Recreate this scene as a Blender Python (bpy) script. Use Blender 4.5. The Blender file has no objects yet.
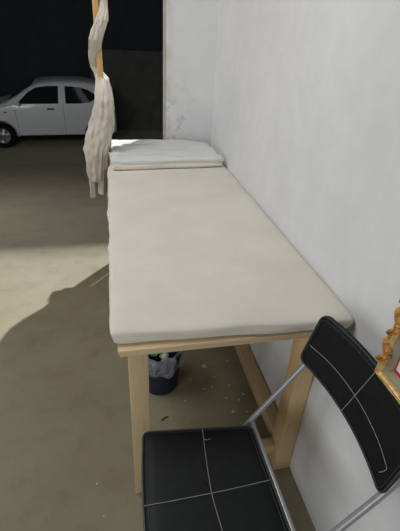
import bpy, bmesh, math, random
from mathutils import Vector, Matrix, noise
from mathutils.bvhtree import BVHTree
R = math.radians
random.seed(7)
scene = bpy.context.scene
COL = scene.collection

# ------------------------------------------------------------------ camera
cam = bpy.data.cameras.new('camera')
cam.sensor_fit = 'AUTO'; cam.sensor_width = 36.0
cam.lens = 398.46 / 531 * 36.0
cam.clip_start = 0.01; cam.clip_end = 200
camo = bpy.data.objects.new('camera', cam); COL.objects.link(camo)
rt, up, fw = Vector((0.97869, -0.19966, 0.04795)), Vector((0.06096, 0.50552, 0.86066)), Vector((0.19608, 0.83939, -0.50692))
M = Matrix((rt, up, -fw)).transposed().to_4x4()
M.translation = Vector((0, 0, 1.5855))
camo.matrix_world = M
scene.camera = camo

# ------------------------------------------------------------------ world, lights, exposure
w = bpy.data.worlds.new('night_sky'); scene.world = w; w.use_nodes = True
bg = w.node_tree.nodes['Background']
bg.inputs['Color'].default_value = (0.75, 0.86, 1.0, 1); bg.inputs['Strength'].default_value = 0.055

def area(name, loc, target, sx, sy, power, color=(1, 1, 1)):
    l = bpy.data.lights.new(name, 'AREA'); l.shape = 'RECTANGLE'; l.size = sx; l.size_y = sy
    l.energy = power; l.color = color
    o = bpy.data.objects.new(name, l); COL.objects.link(o); o.location = loc
    o.rotation_euler = (Vector(target) - Vector(loc)).to_track_quat('-Z', 'Y').to_euler()
    return o
area('room_light', (-1.2, 1.65, 3.0), (-0.2, 1.7, 0.3), 1.6, 1.6, 39, (1.0, 0.985, 0.965))
area('side_fill', (-2.0, -1.1, 1.3), (0.5, 0.7, 0.6), 1.5, 1.4, 27, (0.93, 0.97, 1.0))  # added weak fill from front left, behind the camera; no real source
area('car_fill', (-2.4, 3.6, 1.7), (-1.2, 10.0, -0.5), 1.4, 0.5, 34, (1.0, 0.99, 0.93))  # added lamp outside the opening to brighten the car and driveway
sun = bpy.data.lights.new('yard_flood', 'SUN'); sun.energy = 5.5; sun.angle = R(1.2); sun.color = (0.88, 0.935, 1.0)
suno = bpy.data.objects.new('yard_flood', sun); COL.objects.link(suno)
SUN_EL, SUN_AZ = R(50), R(39)
suno.rotation_euler = Vector((-math.sin(SUN_AZ) * math.cos(SUN_EL), -math.cos(SUN_AZ) * math.cos(SUN_EL), -math.sin(SUN_EL))).to_track_quat('-Z', 'Y').to_euler()
suno.location = (8, 10, 6)
vs = scene.view_settings
vs.view_transform = 'Standard'; vs.look = 'None'; vs.exposure = 0.0; vs.gamma = 1.0; vs.use_curve_mapping = False

# ------------------------------------------------------------------ materials
def lin(c):
    return tuple(((x / 255) / 12.92 if x / 255 <= 0.04045 else ((x / 255 + 0.055) / 1.055) ** 2.4) for x in c) + (1,)

class Mat:
    def __init__(s, name, rough=0.8, spec=0.3, metal=0.0):
        s.m = bpy.data.materials.new(name); s.m.use_nodes = True
        s.nt = s.m.node_tree; s.b = s.nt.nodes['Principled BSDF']
        s.b.inputs['Roughness'].default_value = rough
        s.b.inputs['Metallic'].default_value = metal
        s.b.inputs['Specular IOR Level'].default_value = spec
        s.tc = s.nt.nodes.new('ShaderNodeTexCoord')
    def n(s, t, **k):
        q = s.nt.nodes.new(t)
        for a, b in k.items(): setattr(q, a, b)
        return q
    def link(s, a, b): s.nt.links.new(a, b)
    def noise(s, scale, detail=4, rough=0.55, vec=(1, 1, 1), dist=0.0):
        mp = s.n('ShaderNodeMapping'); mp.inputs['Scale'].default_value = vec
        s.link(s.tc.outputs['Object'], mp.inputs['Vector'])
        q = s.n('ShaderNodeTexNoise'); q.inputs['Scale'].default_value = scale
        q.inputs['Detail'].default_value = detail; q.inputs['Roughness'].default_value = rough
        q.inputs['Distortion'].default_value = dist
        s.link(mp.outputs[0], q.inputs['Vector'])
        return q.outputs['Fac']
    def ramp(s, fac, stops):
        q = s.n('ShaderNodeValToRGB'); e = q.color_ramp.elements
        while len(e) < len(stops): e.new(0.5)
        for i, (p, c) in enumerate(stops):
            e[i].position = p; e[i].color = c
        s.link(fac, q.inputs['Fac']); return q.outputs['Color']
    def mix(s, fac, a, b, mode='MIX'):
        q = s.n('ShaderNodeMix', data_type='RGBA', blend_type=mode)
        for sock, v in ((q.inputs[0], fac), (q.inputs[6], a), (q.inputs[7], b)):
            if hasattr(v, 'is_linked'): s.link(v, sock)
            else: sock.default_value = v
        return q.outputs[2]
    def color(s, c):
        if hasattr(c, 'is_linked'): s.link(c, s.b.inputs['Base Color'])
        else: s.b.inputs['Base Color'].default_value = c
        return s
    def bump(s, fac, strength=0.2, dist=0.01):
        q = s.n('ShaderNodeBump'); q.inputs['Strength'].default_value = strength; q.inputs['Distance'].default_value = dist
        s.link(fac, q.inputs['Height']); s.link(q.outputs[0], s.b.inputs['Normal']); return s

BW = lambda v: (v, v, v, 1)
def plain(name, c, rough=0.6, spec=0.4, metal=0.0, var=0.06, scale=20):
    m = Mat(name, rough, spec, metal)
    c = lin(c); lo = tuple(x * (1 - var) for x in c[:3]) + (1,); hi = tuple(min(1, x * (1 + var)) for x in c[:3]) + (1,)
    return m.color(m.ramp(m.noise(scale), [(0.3, lo), (0.7, hi)])).m

# plaster walls
m = Mat('white_plaster', 0.85, 0.2)
big = m.noise(1.6, 5, 0.6); fine = m.noise(14, 6, 0.65)
c = m.ramp(big, [(0.3, lin((222, 222, 223))), (0.7, lin((236, 236, 236)))])
c = m.mix(m.ramp(fine, [(0.35, BW(0)), (0.75, BW(0.25))]), c, lin((205, 204, 202)))
c = m.mix(m.ramp(m.noise(5, 3, 0.5, (1, 1, 0.15)), [(0.55, BW(0)), (0.8, BW(0.2))]), c, lin((244, 244, 244)))
m.color(c).bump(m.noise(22, 5), 0.12, 0.006); PLASTER = m.m

m = Mat('stained_plaster', 0.85, 0.2)
big = m.noise(1.6, 5, 0.6)
c = m.ramp(big, [(0.3, lin((222, 222, 223))), (0.7, lin((236, 236, 236)))])
sep = m.n('ShaderNodeSeparateXYZ'); m.link(m.tc.outputs['Object'], sep.inputs[0])
def maprange(m, src, a, b, c0, c1):
    q = m.n('ShaderNodeMapRange'); m.link(src, q.inputs[0])
    for i, v in enumerate((a, b, c0, c1)): q.inputs[i + 1].default_value = v
    return q.outputs[0]
def mul(m, a, b):
    q = m.n('ShaderNodeMath', operation='MULTIPLY'); m.link(a, q.inputs[0])
    if hasattr(b, 'is_linked'): m.link(b, q.inputs[1])
    else: q.inputs[1].default_value = b
    return q.outputs[0]
mz = mul(m, maprange(m, sep.outputs['Z'], 1.0, 1.45, 1, 0), maprange(m, sep.outputs['X'], 0.42, 0.62, 1, 0))
sp = m.ramp(m.noise(15, 6, 0.65), [(0.52, BW(0)), (0.64, BW(0.9))])
c = m.mix(mul(m, mz, sp), c, lin((176, 168, 156)))
ed = mul(m, maprange(m, sep.outputs['X'], 0.392, 0.45, 0.6, 0), m.ramp(m.noise(9, 4), [(0.35, BW(0)), (0.6, BW(1))]))
c = m.mix(ed, c, lin((205, 190, 176)))
m.color(c).bump(m.noise(24, 5), 0.2, 0.006); STAINED = m.m

# concrete
def concrete(name, a, b, d, scale=1.0):
    m = Mat(name, 0.8, 0.25)
    c = m.ramp(m.noise(2.2 * scale, 6, 0.6), [(0.3, lin(a)), (0.7, lin(b))])
    c = m.mix(m.ramp(m.noise(7 * scale, 6, 0.7), [(0.5, BW(0)), (0.75, BW(0.55))]), c, lin(d))
    c = m.mix(m.ramp(m.noise(60 * scale, 3, 0.6), [(0.62, BW(0)), (0.72, BW(0.35))]), c, lin([x * 1.25 for x in a]))
    return m.color(c).bump(m.noise(30 * scale, 6, 0.7), 0.25, 0.004).m
FLOOR = concrete('worn_concrete', (134, 126, 103), (148, 140, 117), (118, 107, 84))
GROUND = concrete('rough_driveway_concrete', (152, 144, 124), (162, 154, 134), (136, 126, 104), 0.7)
DARKWALL = plain('dark_yard_wall_paint', (58, 60, 63), 0.9, 0.1, var=0.15, scale=2)
DARKDADO = plain('dark_grey_render', (92, 91, 87), 0.9, 0.1, var=0.15, scale=3)

def wood(name, a, b, d, axis=2, scale=6, rough=0.65):
    m = Mat(name, rough, 0.3)
    v = [1, 1, 1]; v[axis] = 0.06
    g = m.noise(scale * 9, 5, 0.6, v, 0.6)
    c = m.ramp(g, [(0.3, lin(a)), (0.5, lin(b)), (0.7, lin(a))])
    c = m.mix(m.ramp(m.noise(scale, 3, 0.5, v), [(0.45, BW(0)), (0.8, BW(0.6))]), c, lin(d))
    return m.color(c).bump(g, 0.15, 0.002).m
WOODV = wood('pale_pine_upright', (208, 181, 140), (217, 193, 153), (190, 157, 116), 2)
WOODX = wood('pale_pine_crosswise', (214, 188, 148), (224, 200, 162), (190, 158, 118), 0)
WOODY = wood('pale_pine_lengthwise', (196, 164, 126), (206, 178, 140), (170, 134, 98), 1)
WOODR = wood('orange_pine_upright', (218, 182, 130), (226, 194, 148), (196, 150, 102), 2)
POLEW = wood('tan_pole_wood', (196, 160, 104), (208, 174, 120), (172, 132, 84), 2)

def fabric(name, a, b, rough=0.9, bs=0.25, weave=220):
    m = Mat(name, rough, 0.15)
    c = m.ramp(m.noise(5, 5, 0.6), [(0.3, lin(a)), (0.7, lin(b))])
    m.color(c).bump(m.noise(weave, 2, 0.5), bs, 0.0015)
    m.b.inputs['Sheen Weight'].default_value = 0.15
    return m.m
CREAM = fabric('cream_cotton_cover', (220, 215, 202), (231, 226, 214))
CREAM2 = fabric('cream_cotton_underside', (200, 188, 168), (210, 199, 180))
def wrinkled(m_):
    nt = m_.node_tree
    for q in nt.nodes:
        if q.type == 'MAPPING': last = q
        if q.type == 'BUMP': q.inputs['Strength'].default_value = 0.75; q.inputs['Distance'].default_value = 0.012
    last.inputs['Scale'].default_value = (0.14, 1.0, 0.6)
    return m_
SHEET = fabric('white_cotton_sheet', (212, 213, 213), (224, 225, 225), weave=26)
wrinkled(SHEET)
PADC = fabric('cream_pad_cotton', (222, 214, 200), (230, 224, 212))
RAG = fabric('off_white_crumpled_cloth', (188, 179, 165), (222, 213, 200), bs=0.9, weave=38)

m = Mat('black_leatherette', 0.5, 0.25)
m.color(m.ramp(m.noise(40, 4), [(0.3, lin((17, 21, 22))), (0.7, lin((24, 28, 29)))])).bump(m.noise(320, 2), 0.12, 0.001); LEATHER = m.m
PIPING = plain('dark_grey_piping', (58, 62, 64), 0.5, 0.4)
THREAD = plain('pale_grey_thread', (150, 150, 145), 0.8, 0.2)
STEEL = plain('grey_painted_steel', (168, 170, 172), 0.35, 0.5, 0.35)
RUBBER = plain('black_rubber', (24, 24, 25), 0.8, 0.2)
NAVY = plain('navy_plastic', (30, 38, 64), 0.45, 0.4)
GREEN = plain('green_wrapper', (30, 112, 52), 0.4, 0.5, var=0.3)
DARKTR = plain('dark_wrapper', (38, 44, 48), 0.4, 0.5, var=0.3)
SCRAP = plain('pale_scrap', (206, 200, 190), 0.8, 0.2, var=0.15)
TWIG = plain('dark_twig', (70, 48, 34), 0.8, 0.2)
m = Mat('clear_bin_liner', 0.2, 0.5)
m.color(lin((205, 210, 216))); m.b.inputs['Alpha'].default_value = 0.42; m.bump(m.noise(45, 5), 1.0, 0.02); LINER = m.m
m = Mat('gilded_wood', 0.42, 0.5, 0.25)
g = m.noise(60, 4)
m.color(m.ramp(g, [(0.3, lin((190, 146, 80))), (0.55, lin((228, 192, 128))), (0.75, lin((240, 214, 160)))])); GILT = m.m
m = Mat('dark_gilding', 0.5, 0.4, 0.2)
m.color(m.ramp(m.noise(80, 4), [(0.3, lin((166, 112, 50))), (0.7, lin((216, 170, 98)))])); GILT2 = m.m
LINEN = plain('beige_frame_liner', (158, 147, 124), 0.8, 0.2)
PAPER = plain('white_print_paper', (226, 230, 238), 0.5, 0.4, var=0.03)
REDP = plain('red_print_border', (196, 34, 48), 0.5, 0.4)
INK = plain('dark_print_ink', (60, 62, 92), 0.5, 0.4)
CARP = Mat('white_car_paint', 0.3, 0.5).color(lin((222, 225, 228))); CARP.b.inputs['Coat Weight'].default_value = 0.5; CARP = CARP.m
CARG = Mat('dark_car_glass', 0.06, 0.6).color(lin((14, 16, 18))).m
BLACKP = plain('black_car_plastic', (22, 23, 24), 0.55, 0.4)
TYRE = plain('tyre_rubber', (20, 20, 20), 0.85, 0.2)
HUB = plain('silver_hub', (150, 152, 155), 0.35, 0.5, 0.6)
TAILR = plain('red_tail_lens', (110, 14, 16), 0.2, 0.5)
LENS = plain('clear_lamp_lens', (200, 205, 210), 0.1, 0.6)
ORANGE = plain('amber_lens', (150, 84, 20), 0.3, 0.5)

# ------------------------------------------------------------------ helpers
def obj(name, bm, mat, parent=None, smooth=True, angle=40, **props):
    me = bpy.data.meshes.new(name)
    bmesh.ops.recalc_face_normals(bm, faces=bm.faces[:])
    bm.to_mesh(me); bm.free()
    o = bpy.data.objects.new(name, me); COL.objects.link(o)
    me.materials.append(mat)
    if smooth:
        for p in me.polygons: p.use_smooth = True
        try: me.set_sharp_from_angle(angle=R(angle))
        except Exception: pass
    if parent: o.parent = parent
    for k, v in props.items(): o[k] = v
    return o

def thing(name, label, cat, loc=(0, 0, 0), group=None, rotz=0.0):
    o = bpy.data.objects.new(name, None); COL.objects.link(o)
    o.location = loc; o.rotation_euler = (0, 0, rotz); o.empty_display_size = 0.1
    o['label'] = label; o['category'] = cat
    if group: o['group'] = group
    return o

def tag(o, label, cat, group=None):
    o['label'] = label; o['category'] = cat
    if group: o['group'] = group
    return o

def box(bm, x0, x1, y0, y1, z0, z1, bev=0.0, segs=2):
    g = bmesh.ops.create_cube(bm, size=1)
    vs = g['verts']
    for v in vs:
        v.co = Vector((x0 + (v.co.x + .5) * (x1 - x0), y0 + (v.co.y + .5) * (y1 - y0), z0 + (v.co.z + .5) * (z1 - z0)))
    if bev:
        es = list({e for v in vs for e in v.link_edges})
        bmesh.ops.bevel(bm, geom=es, offset=bev, segments=segs, affect='EDGES', profile=0.5)
    return bm

def tube(bm, pts, rad, n=10, caps=True, flat=1.0):
    pts = [Vector(p) for p in pts]
    rads = rad if isinstance(rad, (list, tuple)) else [rad] * len(pts)
    rings = []; ref = None
    for i, p in enumerate(pts):
        t = (pts[min(i + 1, len(pts) - 1)] - pts[max(i - 1, 0)]).normalized()
        if ref is None:
            ref = Vector((0, 0, 1)) if abs(t.z) < 0.9 else Vector((1, 0, 0))
        a = (ref - t * ref.dot(t)).normalized(); b = t.cross(a); ref = a
        rings.append([bm.verts.new(p + (a * math.cos(2 * math.pi * k / n) * flat + b * math.sin(2 * math.pi * k / n)) * rads[i]) for k in range(n)])
    for q in range(len(rings) - 1):
        for k in range(n):
            bm.faces.new((rings[q][k], rings[q][(k + 1) % n], rings[q + 1][(k + 1) % n], rings[q + 1][k]))
    if caps:
        bm.faces.new(rings[0][::-1]); bm.faces.new(rings[-1])
    return bm

def smooth_path(pts, n=6, closed=False):
    P = [Vector(p) for p in pts]; out = []; L = len(P)
    rng = range(L) if closed else range(L - 1)
    for i in rng:
        if closed: a, b, c, d = P[(i - 1) % L], P[i], P[(i + 1) % L], P[(i + 2) % L]
        else: a, b, c, d = P[max(i - 1, 0)], P[i], P[i + 1], P[min(i + 2, L - 1)]
        for k in range(n):
            t = k / n
            out.append(0.5 * ((2 * b) + (c - a) * t + (2 * a - 5 * b + 4 * c - d) * t * t + (3 * b - a - 3 * c + d) * t ** 3))
    if not closed: out.append(P[-1])
    return out

def lathe(bm, prof, n=32, cx=0, cy=0, fn=None):
    rings = []
    for i, (r, z) in enumerate(prof):
        ring = []
        for k in range(n):
            a = 2 * math.pi * k / n
            p = Vector((cx + r * math.cos(a), cy + r * math.sin(a), z))
            if fn: p = fn(p, a, i)
            ring.append(bm.verts.new(p))
        rings.append(ring)
    for q in range(len(rings) - 1):
        for k in range(n):
            bm.faces.new((rings[q][k], rings[q][(k + 1) % n], rings[q + 1][(k + 1) % n], rings[q + 1][k]))
    return rings

def rbox(bm, c, s, r, nx, ny, nz, fn=None):
    """rounded soft box made of a fine grid; fn(p, u) may displace (u in -1..1)"""
    hx, hy, hz = s[0] / 2, s[1] / 2, s[2] / 2
    V = {}
    def vert(i, j, k):
        key = (i, j, k)
        if key not in V:
            p = Vector((-hx + s[0] * i / nx, -hy + s[1] * j / ny, -hz + s[2] * k / nz))
            q = Vector((max(-hx + r, min(hx - r, p.x)), max(-hy + r, min(hy - r, p.y)), max(-hz + r, min(hz - r, p.z))))
            d = p - q
            if d.length > 1e-9: p = q + d.normalized() * r
            u = Vector((p.x / hx, p.y / hy, p.z / hz))
            p = p + Vector(c)
            if fn: p = fn(p, u)
            V[key] = bm.verts.new(p)
        return V[key]
    for i in range(nx):
        for j in range(ny):
            for k in (0, nz): bm.faces.new((vert(i, j, k), vert(i + 1, j, k), vert(i + 1, j + 1, k), vert(i, j + 1, k)))
    for i in range(nx):
        for k in range(nz):
            for j in (0, ny): bm.faces.new((vert(i, j, k), vert(i + 1, j, k), vert(i + 1, j, k + 1), vert(i, j, k + 1)))
    for j in range(ny):
        for k in range(nz):
            for i in (0, nx): bm.faces.new((vert(i, j, k), vert(i, j + 1, k), vert(i, j + 1, k + 1), vert(i, j, k + 1)))
    return bm

def prism(bm, poly, axis, a, b):
    """polygon in the two other axes extruded along axis from a to b"""
    def mk(p, t):
        return Vector((t, p[0], p[1])) if axis == 0 else Vector((p[0], t, p[1])) if axis == 1 else Vector((p[0], p[1], t))
    A = [bm.verts.new(mk(p, a)) for p in poly]; B = [bm.verts.new(mk(p, b)) for p in poly]
    n = len(poly)
    for i in range(n): bm.faces.new((A[i], A[(i + 1) % n], B[(i + 1) % n], B[i]))
    bm.faces.new(A[::-1]); bm.faces.new(B)
    return bm

N3 = lambda x, y, z: noise.noise(Vector((x, y, z)))

# ------------------------------------------------------------------ setting
def struct(name, bm, mat, smooth=False):
    o = obj(name, bm, mat, None, smooth); o['kind'] = 'structure'; return o
bm = bmesh.new(); box(bm, -6, 0.95, -2.5, 3.0, -0.3, 0.0); struct('floor', bm, FLOOR)
bm = bmesh.new()
prism(bm, [(3.0, -0.012), (4.2, -0.19), (6.5, -0.57), (8.6, -0.93), (9.2, -0.965), (13, -0.965), (13, -1.4), (3.0, -1.4)], 0, -12, 14)
struct('ground', bm, GROUND)
bm = bmesh.new()
prism(bm, [(0.655, 0), (0.655, 0.42), (0.660, 0.5), (0.674, 0.57), (0.694, 0.63), (0.715, 0.68), (0.732, 0.74), (0.732, 3.2), (0.95, 3.2), (0.95, 0)], 1, -2.5, 3.0)
struct('wall_right', bm, PLASTER, True)
bm = bmesh.new(); box(bm, 0.388, 0.95, 3.0, 3.185, -0.3, 7.5, 0.006); struct('wall_head', bm, STAINED)
bm = bmesh.new(); box(bm, -14, 16, 12.0, 12.3, -1.4, 13.8); struct('wall_yard', bm, DARKWALL)
bm = bmesh.new(); box(bm, -0.45, 16, 11.90, 12.0, -1.3, 1.06, 0.01); struct('trim_1', bm, DARKDADO)

# ------------------------------------------------------------------ car
CAR = thing('car', 'small white hatchback car parked in the dark yard', 'car', (-2.43, 10.0, -0.965), None, R(5.5))
HW = 0.75   # the near flank lies on local y = 0
stations = [  # x, bottom, belt, top, half width, half width of roof
    (-.68, .30, .52, .58, .46, .38), (-.62, .24, .64, .71, .64, .54), (-.42, .21, .77, .85, .73, .60), (0, .21, .86, .93, .75, .62),
    (.2, .21, .915, .985, .75, .62), (.46, .21, .94, 1.15, .75, .60), (.76, .21, .95, 1.36, .75, .575), (.98, .21, .955, 1.425, .75, .565), (1.5, .21, .96, 1.45, .75, .56),
    (1.95, .21, .965, 1.435, .75, .55), (2.22, .22, .97, 1.385, .74, .53), (2.36, .23, .96, 1.26, .73, .53), (2.47, .24, .92, 1.03, .71, .58), (2.56, .26, .78, .86, .67, .58), (2.61, .3, .58, .66, .56, .46)]
def section(s):
    x, zb, zl, zt, hw, ht = s
    h = zl - zb
    half = [(hw * .75, zb), (hw - .03, zb + .02), (hw, zb + .10), (hw + .004, zb + h * .45), (hw - .004, zb + h * .72), (hw - .022, zl - .015), (hw - .035, zl + .01)]
    g = zt - zl
    half += [(hw - .035 + (ht + .035 - hw + .035) * .5, zl + g * .45), (ht + .035, zl + g * .80), (ht, zt - g * .07), (ht * .6, zt + .006)]
    pts = [(-a, b) for a, b in half] + [(a, b) for a, b in reversed(half)]
    return [Vector((x, p[0] + HW, p[1])) for p in pts]
bm = bmesh.new(); prev = None
for s in stations:
    ring = [bm.verts.new(p) for p in section(s)]
    if prev:
        for k in range(len(ring)):
            bm.faces.new((prev[k], prev[(k + 1) % len(ring)], ring[(k + 1) % len(ring)], ring[k]))
    else: bm.faces.new(ring[::-1])
    prev = ring
bm.faces.new(prev)
bmesh.ops.recalc_face_normals(bm, faces=bm.faces[:])
tmp_me = bpy.data.meshes.new('tmp'); bm.to_mesh(tmp_me); bm.free()
tmp = bpy.data.objects.new('tmp', tmp_me); COL.objects.link(tmp)
sm = tmp.modifiers.new('s', 'SUBSURF'); sm.levels = 2; sm.render_levels = 2
cutbm = bmesh.new()
WX = (0.0, 2.14); WR = 0.275
for x in WX:
    for y0, y1 in ((-.1, .24), (1.26, 1.6)):
        prism(cutbm, [(x + .335 * math.cos(2 * math.pi * k / 40), .275 + .335 * math.sin(2 * math.pi * k / 40)) for k in range(40)], 1, y0, y1)
bmesh.ops.recalc_face_normals(cutbm, faces=cutbm.faces[:])
cut_me = bpy.data.meshes.new('cut'); cutbm.to_mesh(cut_me); cutbm.free()
cut = bpy.data.objects.new('cut', cut_me); COL.objects.link(cut)
bo = tmp.modifiers.new('b', 'BOOLEAN'); bo.operation = 'DIFFERENCE'; bo.object = cut; bo.solver = 'EXACT'
dg = bpy.context.evaluated_depsgraph_get()
body_me = bpy.data.meshes.new_from_object(tmp.evaluated_get(dg))
bpy.data.objects.remove(tmp); bpy.data.objects.remove(cut)
bm = bmesh.new(); bm.from_mesh(body_me)
bvh = BVHTree.FromBMesh(bm)
obj('body', bm, CARP, CAR, True, 35)

def skin(bot, top, nx, nz, direction='y', off=0.006, thick=0.006, side=-1, x0=None, x1=None):
    """panel lying on the body: grid between two curves, cast onto the body, given thickness"""
    bm = bmesh.new(); G = []
    for i in range(nx + 1):
        t = i / nx; col = []
        for j in range(nz + 1):
            s = j / nz
            b, tp = bot(t), top(t)
            a = (b[0] + (tp[0] - b[0]) * s, b[1] + (tp[1] - b[1]) * s)
            if direction == 'y':
                o, d = Vector((a[0], HW + side * 3, a[1])), Vector((0, -side, 0))
            else:
                o, d = Vector((HW * 0 + side * 5 + 1, a[0], a[1])), Vector((-side, 0, 0))
            hit, nor, _, _ = bvh.ray_cast(o, d)
            if hit is None: hit, nor = o + d * 3, -d
            if nor.dot(d) > 0: nor = -nor
            col.append((hit + nor * off, hit - nor * thick))
        G.append(col)
    F = [[bm.verts.new(G[i][j][0]) for j in range(nz + 1)] for i in range(nx + 1)]
    B = [[bm.verts.new(G[i][j][1]) for j in range(nz + 1)] for i in range(nx + 1)]
    for i in range(nx):
        for j in range(nz):
            bm.faces.new((F[i][j], F[i + 1][j], F[i + 1][j + 1], F[i][j + 1]))
            bm.faces.new((B[i][j], B[i][j + 1], B[i + 1][j + 1], B[i + 1][j]))
    edge = [(i, 0) for i in range(nx)] + [(nx, j) for j in range(nz)] + [(i, nz) for i in range(nx, 0, -1)] + [(0, j) for j in range(nz, 0, -1)]
    for k in range(len(edge)):
        a, b = edge[k], edge[(k + 1) % len(edge)]
        bm.faces.new((F[a[0]][a[1]], B[a[0]][a[1]], B[b[0]][b[1]], F[b[0]][b[1]]))
    bmesh.ops.remove_doubles(bm, verts=bm.verts[:], dist=1e-5)
    return bm
def curve(pts):
    def f(t):
        L = len(pts) - 1; q = min(int(t * L), L - 1); u = t * L - q
        return (pts[q][0] + (pts[q + 1][0] - pts[q][0]) * u, pts[q][1] + (pts[q + 1][1] - pts[q][1]) * u)
    return f
for side in (-1, 1):
    fb = curve([(.40, .955), (.62, .955), (.84, .957), (1.06, .958), (1.28, .96)])
    ft = curve([(.42, .975), (.66, 1.19), (.84, 1.285), (1.06, 1.315), (1.315, 1.32)])
    obj('window', skin(fb, ft, 24, 8, side=side), CARG, CAR)
    rb = curve([(1.44, .962), (1.62, .964), (1.80, .968), (1.97, .985), (2.12, 1.07)])
    rtp = curve([(1.455, 1.318), (1.62, 1.315), (1.80, 1.295), (1.97, 1.245), (2.14, 1.13)])
    obj('window', skin(rb, rtp, 24, 8, side=side), CARG, CAR)
    for x, z in ((1.10, .85), (2.03, .87)):
        bm = skin(curve([(x - .075, z - .016), (x + .075, z - .016)]), curve([(x - .075, z + .016), (x + .075, z + .016)]), 6, 2, side=side, off=.022)
        obj('door_handle', bm, BLACKP if x < 2 else CARP, CAR)
    bm = skin(curve([(1.375, .30), (1.375, .955)]), curve([(1.381, .30), (1.381, .955)]), 16, 1, side=side, off=.0015); obj('door_seam', bm, BLACKP, CAR)
    bm = skin(curve([(.36, .32), (.34, .9)]), curve([(.366, .32), (.346, .9)]), 12, 1, side=side, off=.0015); obj('door_seam', bm, BLACKP, CAR)
    bm = skin(curve([(.36, .235), (1.80, .235)]), curve([(.36, .275), (1.80, .275)]), 30, 2, side=side, off=.006); obj('sill_trim', bm, BLACKP, CAR)
    bm = skin(curve([(.10, .765), (.17, .765)]), curve([(.10, .795), (.17, .795)]), 3, 2, side=side, off=.008); obj('indicator_lamp', bm, ORANGE, CAR)
    bm = skin(curve([(2.40, .80), (2.49, .78)]), curve([(2.36, 1.10), (2.43, 1.05)]), 6, 8, side=side, off=.008); obj('tail_lamp', bm, TAILR, CAR)
    bm = skin(curve([(-.60, .58), (-.40, .66), (-.25, .74)]), curve([(-.56, .66), (-.40, .76), (-.22, .80)]), 10, 5, side=side, off=.008); obj('headlight', bm, LENS, CAR)
    bm = bmesh.new(); cy = HW + side * (HW + .075)
    rbox(bm, (.44, cy, .985), (.07, .15, .09), .03, 8, 8, 8); obj('side_mirror', bm, CARP, CAR)
obj('windscreen', skin(curve([(.22, 1.0), (.75, 1.03), (1.28, 1.0)]), curve([(.28, 1.33), (.75, 1.37), (1.22, 1.33)]), 16, 10, 'x', side=-1), CARG, CAR)
obj('rear_window', skin(curve([(.24, 1.06), (.75, 1.05), (1.26, 1.06)]), curve([(.32, 1.30), (.75, 1.32), (1.18, 1.30)]), 16, 8, 'x', side=1), CARG, CAR)
bm = skin(curve([(.15, .36), (.75, .36), (1.35, .36)]), curve([(.15, .50), (.75, .50), (1.35, .50)]), 14, 4, 'x', side=-1, off=.012); obj('grille', bm, BLACKP, CAR)
for x in WX:
    for sgn, cy in ((-1, .085), (1, 2 * HW - .085)):
        bm = bmesh.new(); prof = [(.165, -.06), (.17, -.08), (.235, -.083), (.265, -.07), (.275, -.04), (.275, .04), (.265, .07), (.235, .083), (.17, .08), (.165, .06), (.165, -.06)]
        rr = lathe(bm, prof, 36)
        bmesh.ops.rotate(bm, verts=bm.verts[:], cent=(0, 0, 0), matrix=Matrix.Rotation(R(90), 3, 'X'))
        bmesh.ops.translate(bm, verts=bm.verts[:], vec=(x, cy, WR))
        wh = obj('wheel', bm, TYRE, CAR)
        bm = bmesh.new(); lathe(bm, [(.001, .055), (.03, .055), (.05, .045), (.13, .03), (.155, .055), (.17, .06), (.17, -.05), (.001, -.05)], 36, fn=lambda p, a, i: p + Vector((0, 0, .012 * math.cos(7 * a) if i == 3 else 0)))
        bmesh.ops.rotate(bm, verts=bm.verts[:], cent=(0, 0, 0), matrix=Matrix.Rotation(R(90) * (1 if sgn < 0 else -1), 3, 'X'))
        bmesh.ops.translate(bm, verts=bm.verts[:], vec=(x, cy, WR))
        obj('hub_cap', bm, HUB, wh)

# ------------------------------------------------------------------ table
TAB = thing('treatment_table', 'long pale pine table standing along the white wall', 'table', (0.35, 1.9, 0))
def tpart(name, bm, mat):
    bmesh.ops.translate(bm, verts=bm.verts[:], vec=(-0.35, -1.9, 0)); return obj(name, bm, mat, TAB, True, 30)
bm = bmesh.new(); box(bm, -.022, .655, .893, 2.90, .758, .771, .002); tpart('tabletop', bm, WOODX)
bm = bmesh.new(); box(bm, -.018, .65, .897, .935, .744, .7575, .002); tpart('apron', bm, WOODX)
bm = bmesh.new(); box(bm, -.018, .65, 2.86, 2.895, .70, .7575, .002); tpart('apron', bm, WOODX)
bm = bmesh.new(); box(bm, .005, .035, .985, 2.83, .70, .7575, .002); tpart('apron', bm, WOODY)
bm = bmesh.new(); box(bm, .61, .645, .985, 2.83, .70, .7575, .002); tpart('apron', bm, WOODY)
bm = bmesh.new(); box(bm, .006, .068, .915, .983, 0, .7435, .003); tpart('leg', bm, WOODV)
bm = bmesh.new(); box(bm, .583, .652, .915, .985, 0, .7435, .003); tpart('leg', bm, WOODR)
bm = bmesh.new(); box(bm, .006, .068, 2.79, 2.858, 0, .699, .003); tpart('leg', bm, WOODV)
bm = bmesh.new(); box(bm, .585, .652, 2.79, 2.858, 0, .699, .003); tpart('leg', bm, WOODR)
bm = bmesh.new(); box(bm, .595, .65, .986, 2.789, .075, .145, .003); tpart('stretcher', bm, WOODY)
bm = bmesh.new(); box(bm, .07, .582, .945, .985, .07, .125, .003); tpart('stretcher', bm, WOODX)
bm = bmesh.new(); box(bm, .07, .584, 2.80, 2.84, .07, .125, .003); tpart('stretcher', bm, WOODX)

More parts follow.
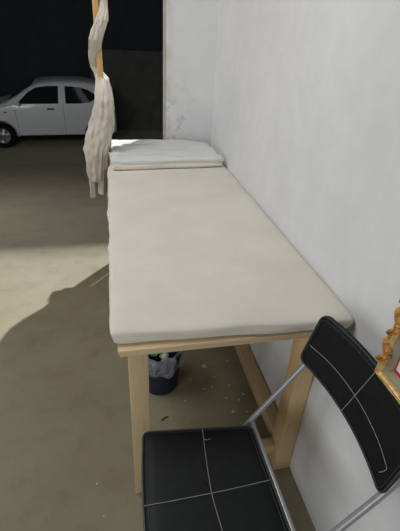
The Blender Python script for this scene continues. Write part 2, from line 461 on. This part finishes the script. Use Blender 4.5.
# mattress on the table
def mat_fn(p, u):
    q = p.copy()
    side = max(0, abs(u.x) - .9) / .1
    e = 1.0 if u.z > 0 else 0.6
    q.z += e * (.0035 * N3(p.x * 5, p.y * 4, 1.3) + .0015 * N3(p.x * 17, p.y * 13, 2.1))
    if u.z > 0: q.z -= .004 * max(0, (abs(u.x) - .8) / .2) ** 2 + .006 * max(0, (abs(u.y) - .93) / .07) ** 2
    if u.x < -.9: q.x += (.008 * N3(p.y * 6, p.z * 12, 5.0) + .006 * N3(p.y * 16, p.z * 20, 7.0)) * (1 if u.z < .6 else .4)
    if u.z < 0 and u.x < .9: q.z = max(q.z, .7725)
    if 2.55 < p.y < 2.85: q.x = max(q.x, -.0265)
    if u.y < -.97: q.y += .006 * N3(p.x * 7, p.z * 25, 3.0); q.z += .004 * abs(N3(p.x * 6, 0.4, 9.0)) * (1 if u.z < 0 else .4)
    f = (u.y + 1) / 2
    q.y -= .036 * (u.x * .5 + .5 - .5) * (1 - f)          # front edge a little skewed
    return q
bm = bmesh.new(); rbox(bm, (.343, 1.91, .7985), (.768, 2.02, .051), .013, 48, 110, 8, mat_fn)
MAT = thing('mattress', 'thin cream cotton mattress covering the wooden table', 'mattress', (.343, 1.91, .773))
bmesh.ops.translate(bm, verts=bm.verts[:], vec=(-.343, -1.91, -.773)); obj('cover', bm, CREAM, MAT)
# head cushion (folded pad in a white sheet)
HC = thing('head_cushion', 'flat white sheeted cushion lying at the head of the mattress', 'cushion', (.33, 2.68, .826))
def cush(z0, z1, grow, amp, seed, y0=2.455, y1=2.925):
    def fn(p, u):
        q = p.copy(); f = (u.y + 1) / 2
        w_ = 1 - .05 * f
        q.x = .345 + (p.x - .335) * w_ - .016 * f
        q.y += .05 * (u.x * .5) * (1 - f)
        q.z += amp * (N3(p.x * 3 + seed, p.y * 16, seed) + .6 * N3(p.x * 8, p.y * 34, seed + 3)) * (1 if u.z > 0 else .25)
        if u.z > 0 and amp > .005: q.z -= .007 * max(0, 1 - 5 * abs(N3(p.x * 1.6 + 3, p.y * 13 + .6 * p.x, seed + 9))) + .004 * max(0, 1 - 5 * abs(N3(p.x * 2.5, p.y * 24, seed + 1)))
        if u.x < -.85: q.x += .012 * N3(p.y * 14, p.z * 30, seed) ; q.z += .010 * (1 - f) * (1 if u.z > 0 else 0)
        if u.y < -.9: q.y += .008 * N3(p.x * 5, p.z * 40, seed + 5)
        if u.z > 0: q.z -= .010 * max(0, u.x) ** 3
        return q
    bm = bmesh.new(); rbox(bm, (.335, (y0 + y1) / 2, (z0 + z1) / 2), (.70 + grow, y1 - y0 + grow, z1 - z0), .016, 60, 90, 6, fn)
    bmesh.ops.translate(bm, verts=bm.verts[:], vec=(-.33, -2.68, -.826)); return bm
obj('pad', cush(.828, .862, .006, .003, 2.0), PADC, HC)
obj('white_sheet', cush(.853, .896, .018, .011, 6.0, 2.465, 2.935), SHEET, HC)

# ------------------------------------------------------------------ pole and hanging cloth
PX, PY = -.046, 2.70
bm = bmesh.new(); box(bm, PX - .017, PX + .017, PY - .012, PY + .012, 0, 2.45, .002)
tag(obj('wooden_pole', bm, POLEW), 'slim tan wooden pole standing upright at the head end of the table', 'pole')
rows = [(2.00, .00, .04), (1.90, -.01, .03), (1.765, -.019, .017), (1.703, -.026, .020), (1.657, -.030, .022), (1.611, -.055, .018), (1.562, -.080, -.004), (1.514, -.099, -.024), (1.464, -.103, -.042), (1.413, -.108, -.052), (1.372, -.102, -.050), (1.336, -.085, -.020), (1.310, -.076, .004), (1.256, -.082, .016), (1.201, -.093, .019), (1.144, -.115, .021), (1.087, -.132, .024), (1.026, -.149, .014), (.966, -.167, -.002), (.904, -.179, -.025), (.841, -.174, -.042), (.775, -.172, -.052), (.722, -.168, -.063), (.700, -.160, -.068)]
CL = thing('hanging_cloth', 'off-white crumpled cloth twisted around the wooden pole', 'cloth', (PX, 2.64, .58))
bm = bmesh.new()
ctr = []
for z, a, b in rows:
    # where the cloth swings round the pole: behind at the top, in front lower down
    y = 2.712 if z > 1.68 else 2.69 if z > 1.63 else 2.664 if z > 1.5 else 2.688 if z > 1.44 else 2.708 if z > 1.39 else 2.733 if z > 1.32 else 2.71 if z > 1.29 else 2.67 if z > 1.24 else 2.63
    ctr.append((Vector(((a + b) / 2, y, z)), (b - a) / 2))
path = []
for i in range(len(ctr) - 1):
    for k in range(6):
        t = k / 6; path.append((ctr[i][0].lerp(ctr[i + 1][0], t), ctr[i][1] * (1 - t) + ctr[i + 1][1] * t))
path.append(ctr[-1])
n = 64; rings = []
for (c, hw_) in path:
    ring = []; tw = c.z * 5
    for k in range(n):
        a = 2 * math.pi * k / n
        f = 1 + .26 * N3(math.cos(a + tw) * 2.2, math.sin(a + tw) * 2.2, c.z * 3) + .20 * N3(math.cos(a) * 4, math.sin(a) * 4, c.z * 7) + .22 * N3(c.x * 30 + math.cos(a) * 3, math.sin(a) * 3, c.z * 22)
        ry = max(.018, min(.05, hw_ * .7))
        x = c.x + hw_ * math.cos(a) * (.96 + .6 * (f - 1)); y = c.y + ry * math.sin(a) * f
        if 1.34 < c.z < 1.47 or c.z > 1.6: pass
        ring.append(bm.verts.new((x - PX, y - 2.64, c.z - .58)))
    rings.append(ring)
for q in range(len(rings) - 1):
    for k in range(n): bm.faces.new((rings[q][k], rings[q][(k + 1) % n], rings[q + 1][(k + 1) % n], rings[q + 1][k]))
bm.faces.new(rings[0][::-1]); bm.faces.new(rings[-1])
obj('drape', bm, RAG, CL)
for (x0, x1, zt, zb, s) in ((-.166, -.126, .73, .577, 1.0), (-.112, -.072, .73, .600, 4.0)):
    bm = bmesh.new()
    def tail(p, u, s=s):
        q = p.copy(); q.y += .010 * N3(p.x * 40, p.z * 8, s); q.x += .006 * N3(p.z * 14, 0, s); q.z += .008 * N3(p.x * 60, 1, s) * (u.z < 0); return q
    rbox(bm, ((x0 + x1) / 2 - PX, 0, (zt + zb) / 2 - .58), (x1 - x0, .026, zt - zb), .010, 10, 4, 16, tail)
    obj('tail', bm, RAG if s < 2 else PADC, CL)

# ------------------------------------------------------------------ folding chair
CH = thing('folding_chair', 'black padded folding chair with grey tube frame standing by the table', 'chair', (.3, .63, 0))
def cpart(name, bm, mat, par=CH, ang=40):
    bmesh.ops.translate(bm, verts=bm.verts[:], vec=(-.3, -.63, 0)); return obj(name, bm, mat, par, True, ang)
# seat pad
SX0, SX1, SY0, SY1 = .036, .398, .42, .85
def seat_out(t):   # closed outline with soft corners, t in 0..1
    pass
def rounded_outline(x0, x1, y0, y1, r, bulge=0.0, n=8):
    pts = []
    for cx, cy, a0 in ((x1 - r, y1 - r, 0), (x0 + r, y1 - r, 90), (x0 + r, y0 + r, 180), (x1 - r, y0 + r, 270)):
        for k in range(n + 1):
            a = R(a0 + 90 * k / n); pts.append((cx + r * math.cos(a), cy + r * math.sin(a)))
    out = []
    for i in range(len(pts)):
        a, b = pts[i], pts[(i + 1) % len(pts)]
        L = math.hypot(b[0] - a[0], b[1] - a[1]); m_ = max(1, int(L / .03))
        for k in range(m_): out.append((a[0] + (b[0] - a[0]) * k / m_, a[1] + (b[1] - a[1]) * k / m_))
    return out
def pad_mesh(outline, mapf, thick, puff, rings=10):
    """cushion over an outline: top and bottom rings shrinking to the centre; mapf(u,v,h) -> point"""
    bm = bmesh.new(); cx = sum(p[0] for p in outline) / len(outline); cy = sum(p[1] for p in outline) / len(outline)
    R_ = []
    prof = [(1 - .0, -1), (1.0, 1)]
    seq = []
    for k in range(rings + 1):      # bottom centre -> edge
        s = k / rings; seq.append((max(s, .001), -1, s))
    seq += [(1.012, -.5, 1), (1.016, 0, 1), (1.012, .5, 1)]
    for k in range(rings, -1, -1):
        s = k / rings; seq.append((max(s, .001), 1, s))
    for s, sg, e in seq:
        ring = []
        for (x, y) in outline:
            px, py = cx + (x - cx) * s, cy + (y - cy) * s
            h = sg * thick / 2
            if sg == 1: h += puff * (1 - e ** 6) - .004 * (e > .97)
            if sg == -1: h -= .3 * puff * (1 - e ** 6)
            ring.append(bm.verts.new(mapf(px, py, h)))
        R_.append(ring)
    n = len(outline)
    for q in range(len(R_) - 1):
        for k in range(n): bm.faces.new((R_[q][k], R_[q][(k + 1) % n], R_[q + 1][(k + 1) % n], R_[q + 1][k]))
    bm.faces.new(R_[0][::-1]); bm.faces.new(R_[-1])
    return bm
SZ = .440
def seat_map(x, y, h):
    f = (y - SY0) / (SY1 - SY0)
    xx = x
    if x < .2: xx = x - .018 * (1 - f) * (.2 - x) / .18 + .004 - .010 * math.sin(math.pi * min(1, max(0, f))) * (.2 - x) / .18
    yy = y - .035 * (f) * ((x - SX0) / (SX1 - SX0)) + .0
    return Vector((xx, yy, SZ + h))
so = rounded_outline(SX0, SX1, SY0, SY1, .022)
seat = cpart('seat', pad_mesh(so, seat_map, .030, .006), LEATHER)
def loop_tube(pts, r, n=6):
    bm = bmesh.new(); P = [Vector(p) for p in pts]; L = len(P); rings = []
    for i in range(L):
        t = (P[(i + 1) % L] - P[i - 1]).normalized(); up_ = Vector((.3, .1, .95)); a = (up_ - t * up_.dot(t)).normalized(); b = t.cross(a)
        rings.append([bm.verts.new(P[i] + (a * math.cos(2 * math.pi * k / n) + b * math.sin(2 * math.pi * k / n)) * r) for k in range(n)])
    for q in range(L):
        for k in range(n): bm.faces.new((rings[q][k], rings[q][(k + 1) % n], rings[(q + 1) % L][(k + 1) % n], rings[(q + 1) % L][k]))
    return bm
cpart('piping', loop_tube([seat_map(*p, .013) for p in so], .0035), PIPING, seat)
so2 = rounded_outline(SX0 + .012, SX1 - .012, SY0 + .012, SY1 - .012, .016)
cpart('edge_stitching', loop_tube([seat_map(*p, .0185) for p in so2], .0008, 5), PIPING, seat)
def seat_line(pts, r=.0010):
    bm = bmesh.new(); tube(bm, smooth_path([(x, y, SZ + .0218) for x, y in pts], 5), r, 5); return bm
cpart('stitching', seat_line([(.232, .828), (.228, .79), (.221, .72), (.214, .612), (.219, .52), (.222, .43)]), THREAD, seat)
cpart('stitching', seat_line([(.024, .612), (.09, .612), (.214, .614), (.30, .617), (.392, .622)]), THREAD, seat)
cpart('stitching', seat_line([(.228, .79), (.236, .783), (.25, .785)]), THREAD, seat)
# backrest
BY0, BY1, BZ0, BZ1 = .412, .858, .697, .872
def back_x(y, z):
    s = (y - (BY0 + BY1) / 2) / ((BY1 - BY0) / 2)
    return .533 + (z - .695) * .26 + .030 * (1 - s * s)
def back_map(y, z, h):
    s = (y - (BY0 + BY1) / 2) / ((BY1 - BY0) / 2)
    zz = z + .004 * (1 - s * s)
    return Vector((back_x(y, zz) + .014 - h, y, zz - h * .26))
bo_ = rounded_outline(BY0, BY1, BZ0, BZ1, .024)
back = cpart('backrest', pad_mesh(bo_, back_map, .011, .004), LEATHER)
cpart('piping', loop_tube([back_map(*p, .004) for p in bo_], .0028), PIPING, back)
bo2 = rounded_outline(BY0 + .008, BY1 - .008, BZ0 + .008, BZ1 - .008, .018)
cpart('edge_stitching', loop_tube([back_map(*p, .0082) for p in bo2], .0011, 5), PIPING, back)
def back_line(pts, r=.0010):
    bm = bmesh.new(); tube(bm, smooth_path([back_map(y, z, .0100) for y, z in pts], 5), r, 5); return bm
STL = [(.843, .766), (.745, .772), (.632, .772), (.524, .768), (.446, .760), (.440, .748), (.448, .730)]
cpart('stitching', back_line(STL), THREAD, back)
cpart('stitching', back_line([(.640, .700), (.628, .79), (.618, .868)]), THREAD, back)
# tube frame
T = .0092
for y in (.842, .420):
    bm = bmesh.new()
    tube(bm, smooth_path([(.622, y, .845), (.592, y, .76), (.561, y, .69), (.40, y, .44), (.27, y, .225), (.135, y, .012)], 5), T, 12)
    cpart('front_leg', bm, STEEL)
    yi = y + (-.03 if y > .6 else .03)
    bm = bmesh.new()
    tube(bm, smooth_path([(.10, yi, .415), (.20, yi, .32), (.36, yi, .17), (.53, yi, .012)], 5), T, 12)
    cpart('rear_leg', bm, STEEL)
    for x, yy in ((.135, y), (.53, yi)):
        bm = bmesh.new(); lathe(bm, [(.0001, 0), (.014, 0), (.0145, .006), (.0135, .03), (.0001, .03)], 14, x, yy); cpart('foot_cap', bm, RUBBER)
bm = bmesh.new(); tube(bm, [(.409, .412, .442), (.409, .84, .442)], .0085, 12); cpart('seat_rail', bm, STEEL)
bm = bmesh.new(); tube(bm, [(.10, .44, .415), (.10, .822, .415)], .0085, 12); cpart('seat_rail', bm, STEEL)
bm = bmesh.new(); tube(bm, [(.20, .42, .117), (.20, .842, .117)], .008, 12); cpart('cross_bar', bm, STEEL)
bm = bmesh.new(); tube(bm, [(.45, .45, .085), (.45, .812, .085)], .008, 12); cpart('cross_bar', bm, STEEL)

# ------------------------------------------------------------------ gilt frame on the chair back, leaning to the wall
FR = thing('picture_frame', 'carved gold picture frame propped upright beside the chair back', 'picture frame', (.604, .606, .884))
# local: u along -y (to the viewer), v up, w towards the room (-x)
FW, FH = .42, .52
TILT = R(2.5); ROLL = R(0)
Fm = Matrix.Rotation(TILT, 4, 'Y') @ Matrix(((0, 0, -1, 0), (-1, 0, 0, 0), (0, 1, 0, 0), (0, 0, 0, 1)))
def fpart(name, bm, mat, par=FR):
    bmesh.ops.transform(bm, matrix=Fm, verts=bm.verts[:]); return obj(name, bm, mat, par, True, 50)
def rail_loop(prof, inset0=0.0):
    """picture-frame moulding: profile (inset, w) mitred round the rectangle"""
    bm = bmesh.new(); cs = [(0, 0, 1, 1), (FW, 0, -1, 1), (FW, FH, -1, -1), (0, FH, 1, -1)]
    Rg = [[bm.verts.new((cx + sx * i, cy + sy * i, w_)) for i, w_ in prof] for cx, cy, sx, sy in cs]
    for q in range(4):
        A, B = Rg[q], Rg[(q + 1) % 4]
        for k in range(len(prof)): bm.faces.new((A[k], A[(k + 1) % len(prof)], B[(k + 1) % len(prof)], B[k]))
    return bm
fpart('moulding', rail_loop([(0, -.022), (0, .004), (.002, .010), (.006, .013), (.008, .009), (.0105, .009), (.0135, .016), (.0175, .017), (.0205, .013), (.022, .008), (.022, -.022)]), GILT)
fpart('liner', rail_loop([(.022, -.020), (.022, .006), (.024, .006), (.036, -.006), (.036, -.020)]), LINEN)
bm = bmesh.new(); box(bm, .036, FW - .036, .036, FH - .036, -.020, -.010); pic = fpart('print', bm, PAPER)
bm = bmesh.new()
for a, b, c_, d in ((.036, FW - .036, .036, .043), (.036, FW - .036, FH - .043, FH - .036), (.036, .0385, .043, FH - .043), (FW - .0385, FW - .036, .043, FH - .043)): box(bm, a, b, c_, d, -.0099, -.0085)
fpart('border', bm, REDP, pic)
bm = bmesh.new()
for k in range(6):
    bmesh.ops.create_icosphere(bm, subdivisions=1, radius=.007, matrix=Matrix.Translation((.056 + .007 * math.cos(k * 1.1), .072 + .010 * math.sin(k * 1.1), -.0097)) @ Matrix.Diagonal((1, .6, .12, 1)))
fpart('floral_motif', bm, INK, pic)
# carved leaf scrolls on the moulding
def carving(u0, v0, ang, s, mirror=1):
    """a low acanthus scroll: a mound with curling ridges"""
    bm = bmesh.new(); bmesh.ops.create_icosphere(bm, subdivisions=4, radius=1)
    for v in bm.verts:
        c = v.co.copy(); th = math.atan2(c.y, c.x + .9)
        rid = .5 + .5 * math.sin(9 * th * mirror + 5 * (c.x * c.x + c.y * c.y) ** .5)
        k = 1 + .30 * (rid - .5)
        a, b, h = c.x * s * .50 * k, c.y * s * .27 * (1 + .25 * c.x) * k, c.z * .008 * (1 + 1.0 * rid)
        b += mirror * .16 * s * math.sin(c.x * 2.2)
        v.co = Vector((u0 + a * math.cos(ang) - b * math.sin(ang), v0 + a * math.sin(ang) + b * math.cos(ang), .013 + h))
    fpart('carving', bm, GILT2)
for k, v in enumerate((.060, .096, .138, .18, .225, .27, .315, .36, .405, .455)):
    sg = 1 if k % 2 else -1
    carving(.0135, v, R(84), .036, sg); carving(FW - .0135, v, R(96), .036, -sg)
for k, u in enumerate((.16, .21, .26)):
    carving(u, .0095, R(4), .030, 1 if k % 2 else -1); carving(u, FH - .0095, R(4), .030, -1 if k % 2 else 1)

# ------------------------------------------------------------------ bin under the table
BXc, BYc = .168, 1.475
BIN = thing('waste_bin', 'small navy bin with a clear liner on the floor under the table', 'bin', (BXc, BYc, 0))
bm = bmesh.new(); lathe(bm, [(.0001, .0), (.085, .0), (.090, .006), (.108, .225), (.113, .23), (.113, .24), (.105, .24), (.088, .012), (.0001, .012)], 40)
obj('bucket', bm, NAVY, BIN)
bm = bmesh.new()
def crump(p, a, i):
    amp = .020 if i > 1 else .006
    return p + Vector((math.cos(a), math.sin(a), 0)) * amp * N3(math.cos(a) * 3.5, math.sin(a) * 3.5, p.z * 22 + i) + Vector((0, 0, .026 * N3(math.cos(a) * 2.4, math.sin(a) * 2.4, i * .5)))
lathe(bm, [(.080, .19), (.098, .235), (.108, .262), (.117, .258), (.120, .24), (.118, .205), (.114, .165), (.110, .155)], 64, fn=crump)
obj('liner_bag', bm, LINER, BIN)
def crumple(name, label, cat, c, s, mat, seed, group=None):
    bm = bmesh.new(); bmesh.ops.create_icosphere(bm, subdivisions=3, radius=1)
    for v in bm.verts:
        d = 1 + .45 * N3(v.co.x * 1.6 + seed, v.co.y * 1.6, v.co.z * 1.6) + .2 * N3(v.co.x * 4, v.co.y * 4 + seed, v.co.z * 4)
        v.co = Vector((v.co.x * s[0], v.co.y * s[1], v.co.z * s[2])) * d
    o = tag(obj(name, bm, mat), label, cat, group); o.location = c; return o
crumple('wrapper', 'bright green crumpled wrapper in the navy bin', 'rubbish', (BXc - .03, BYc - .045, .272), (.034, .036, .024), GREEN, 1.0)
crumple('bag', 'dark crumpled bag at the right in the navy bin', 'rubbish', (BXc + .045, BYc + .0, .245), (.038, .04, .03), DARKTR, 5.0)
crumple('paper_ball', 'pale crumpled paper in the middle of the navy bin', 'rubbish', (BXc + .012, BYc - .062, .248), (.022, .020, .018), SCRAP, 9.0)

# ------------------------------------------------------------------ litter on the floor
bits = [(.419, 1.551, .013), (.427, 1.402, .007), (.383, 1.396, .006), (.493, 1.233, .009), (.543, 1.298, .006), (.481, 1.321, .005), (.575, 1.330, .007), (.274, 1.335, .005), (.556, 1.573, .006), (.56, 1.223, .006), (.33, 1.47, .004), (.455, 1.47, .004), (.52, 1.40, .004)]
for i, (x, y, s) in enumerate(bits):
    bm = bmesh.new(); bmesh.ops.create_icosphere(bm, subdivisions=2, radius=1)
    for v in bm.verts:
        d = 1 + .5 * N3(v.co.x * 1.5 + i * 3.3, v.co.y * 1.5, v.co.z)
        v.co = Vector((v.co.x * s * d, v.co.y * s * .8 * d, v.co.z * s * .35))
    o = obj('scrap', bm, SCRAP); o.location = (x, y, s * .33); o.rotation_euler = (0, 0, i * 1.3)
    if i == 0: tag(o, 'biggest pale scrap on the floor under the table, right of the bin', 'litter', 'scraps on the floor under the table')
    else: tag(o, 'tiny pale scrap of litter on the concrete under the table', 'litter', 'scraps on the floor under the table')
for i, (x, y) in enumerate([(-.117, .852), (-.144, .982)]):
    bm = bmesh.new(); bmesh.ops.create_icosphere(bm, subdivisions=2, radius=.004)
    for v in bm.verts: v.co.z *= .5
    o = obj('scrap', bm, SCRAP); o.location = (x, y, .0018)
    tag(o, ('nearer' if i == 0 else 'farther') + ' pale speck on the open floor left of the chair', 'litter', 'specks on the open floor')
bm = bmesh.new(); tube(bm, [(.145, 1.238, .004), (.160, 1.248, .005), (.178, 1.254, .004)], .003, 6)
tag(obj('twig', bm, TWIG), 'short dark twig on the concrete between table leg and chair', 'litter')
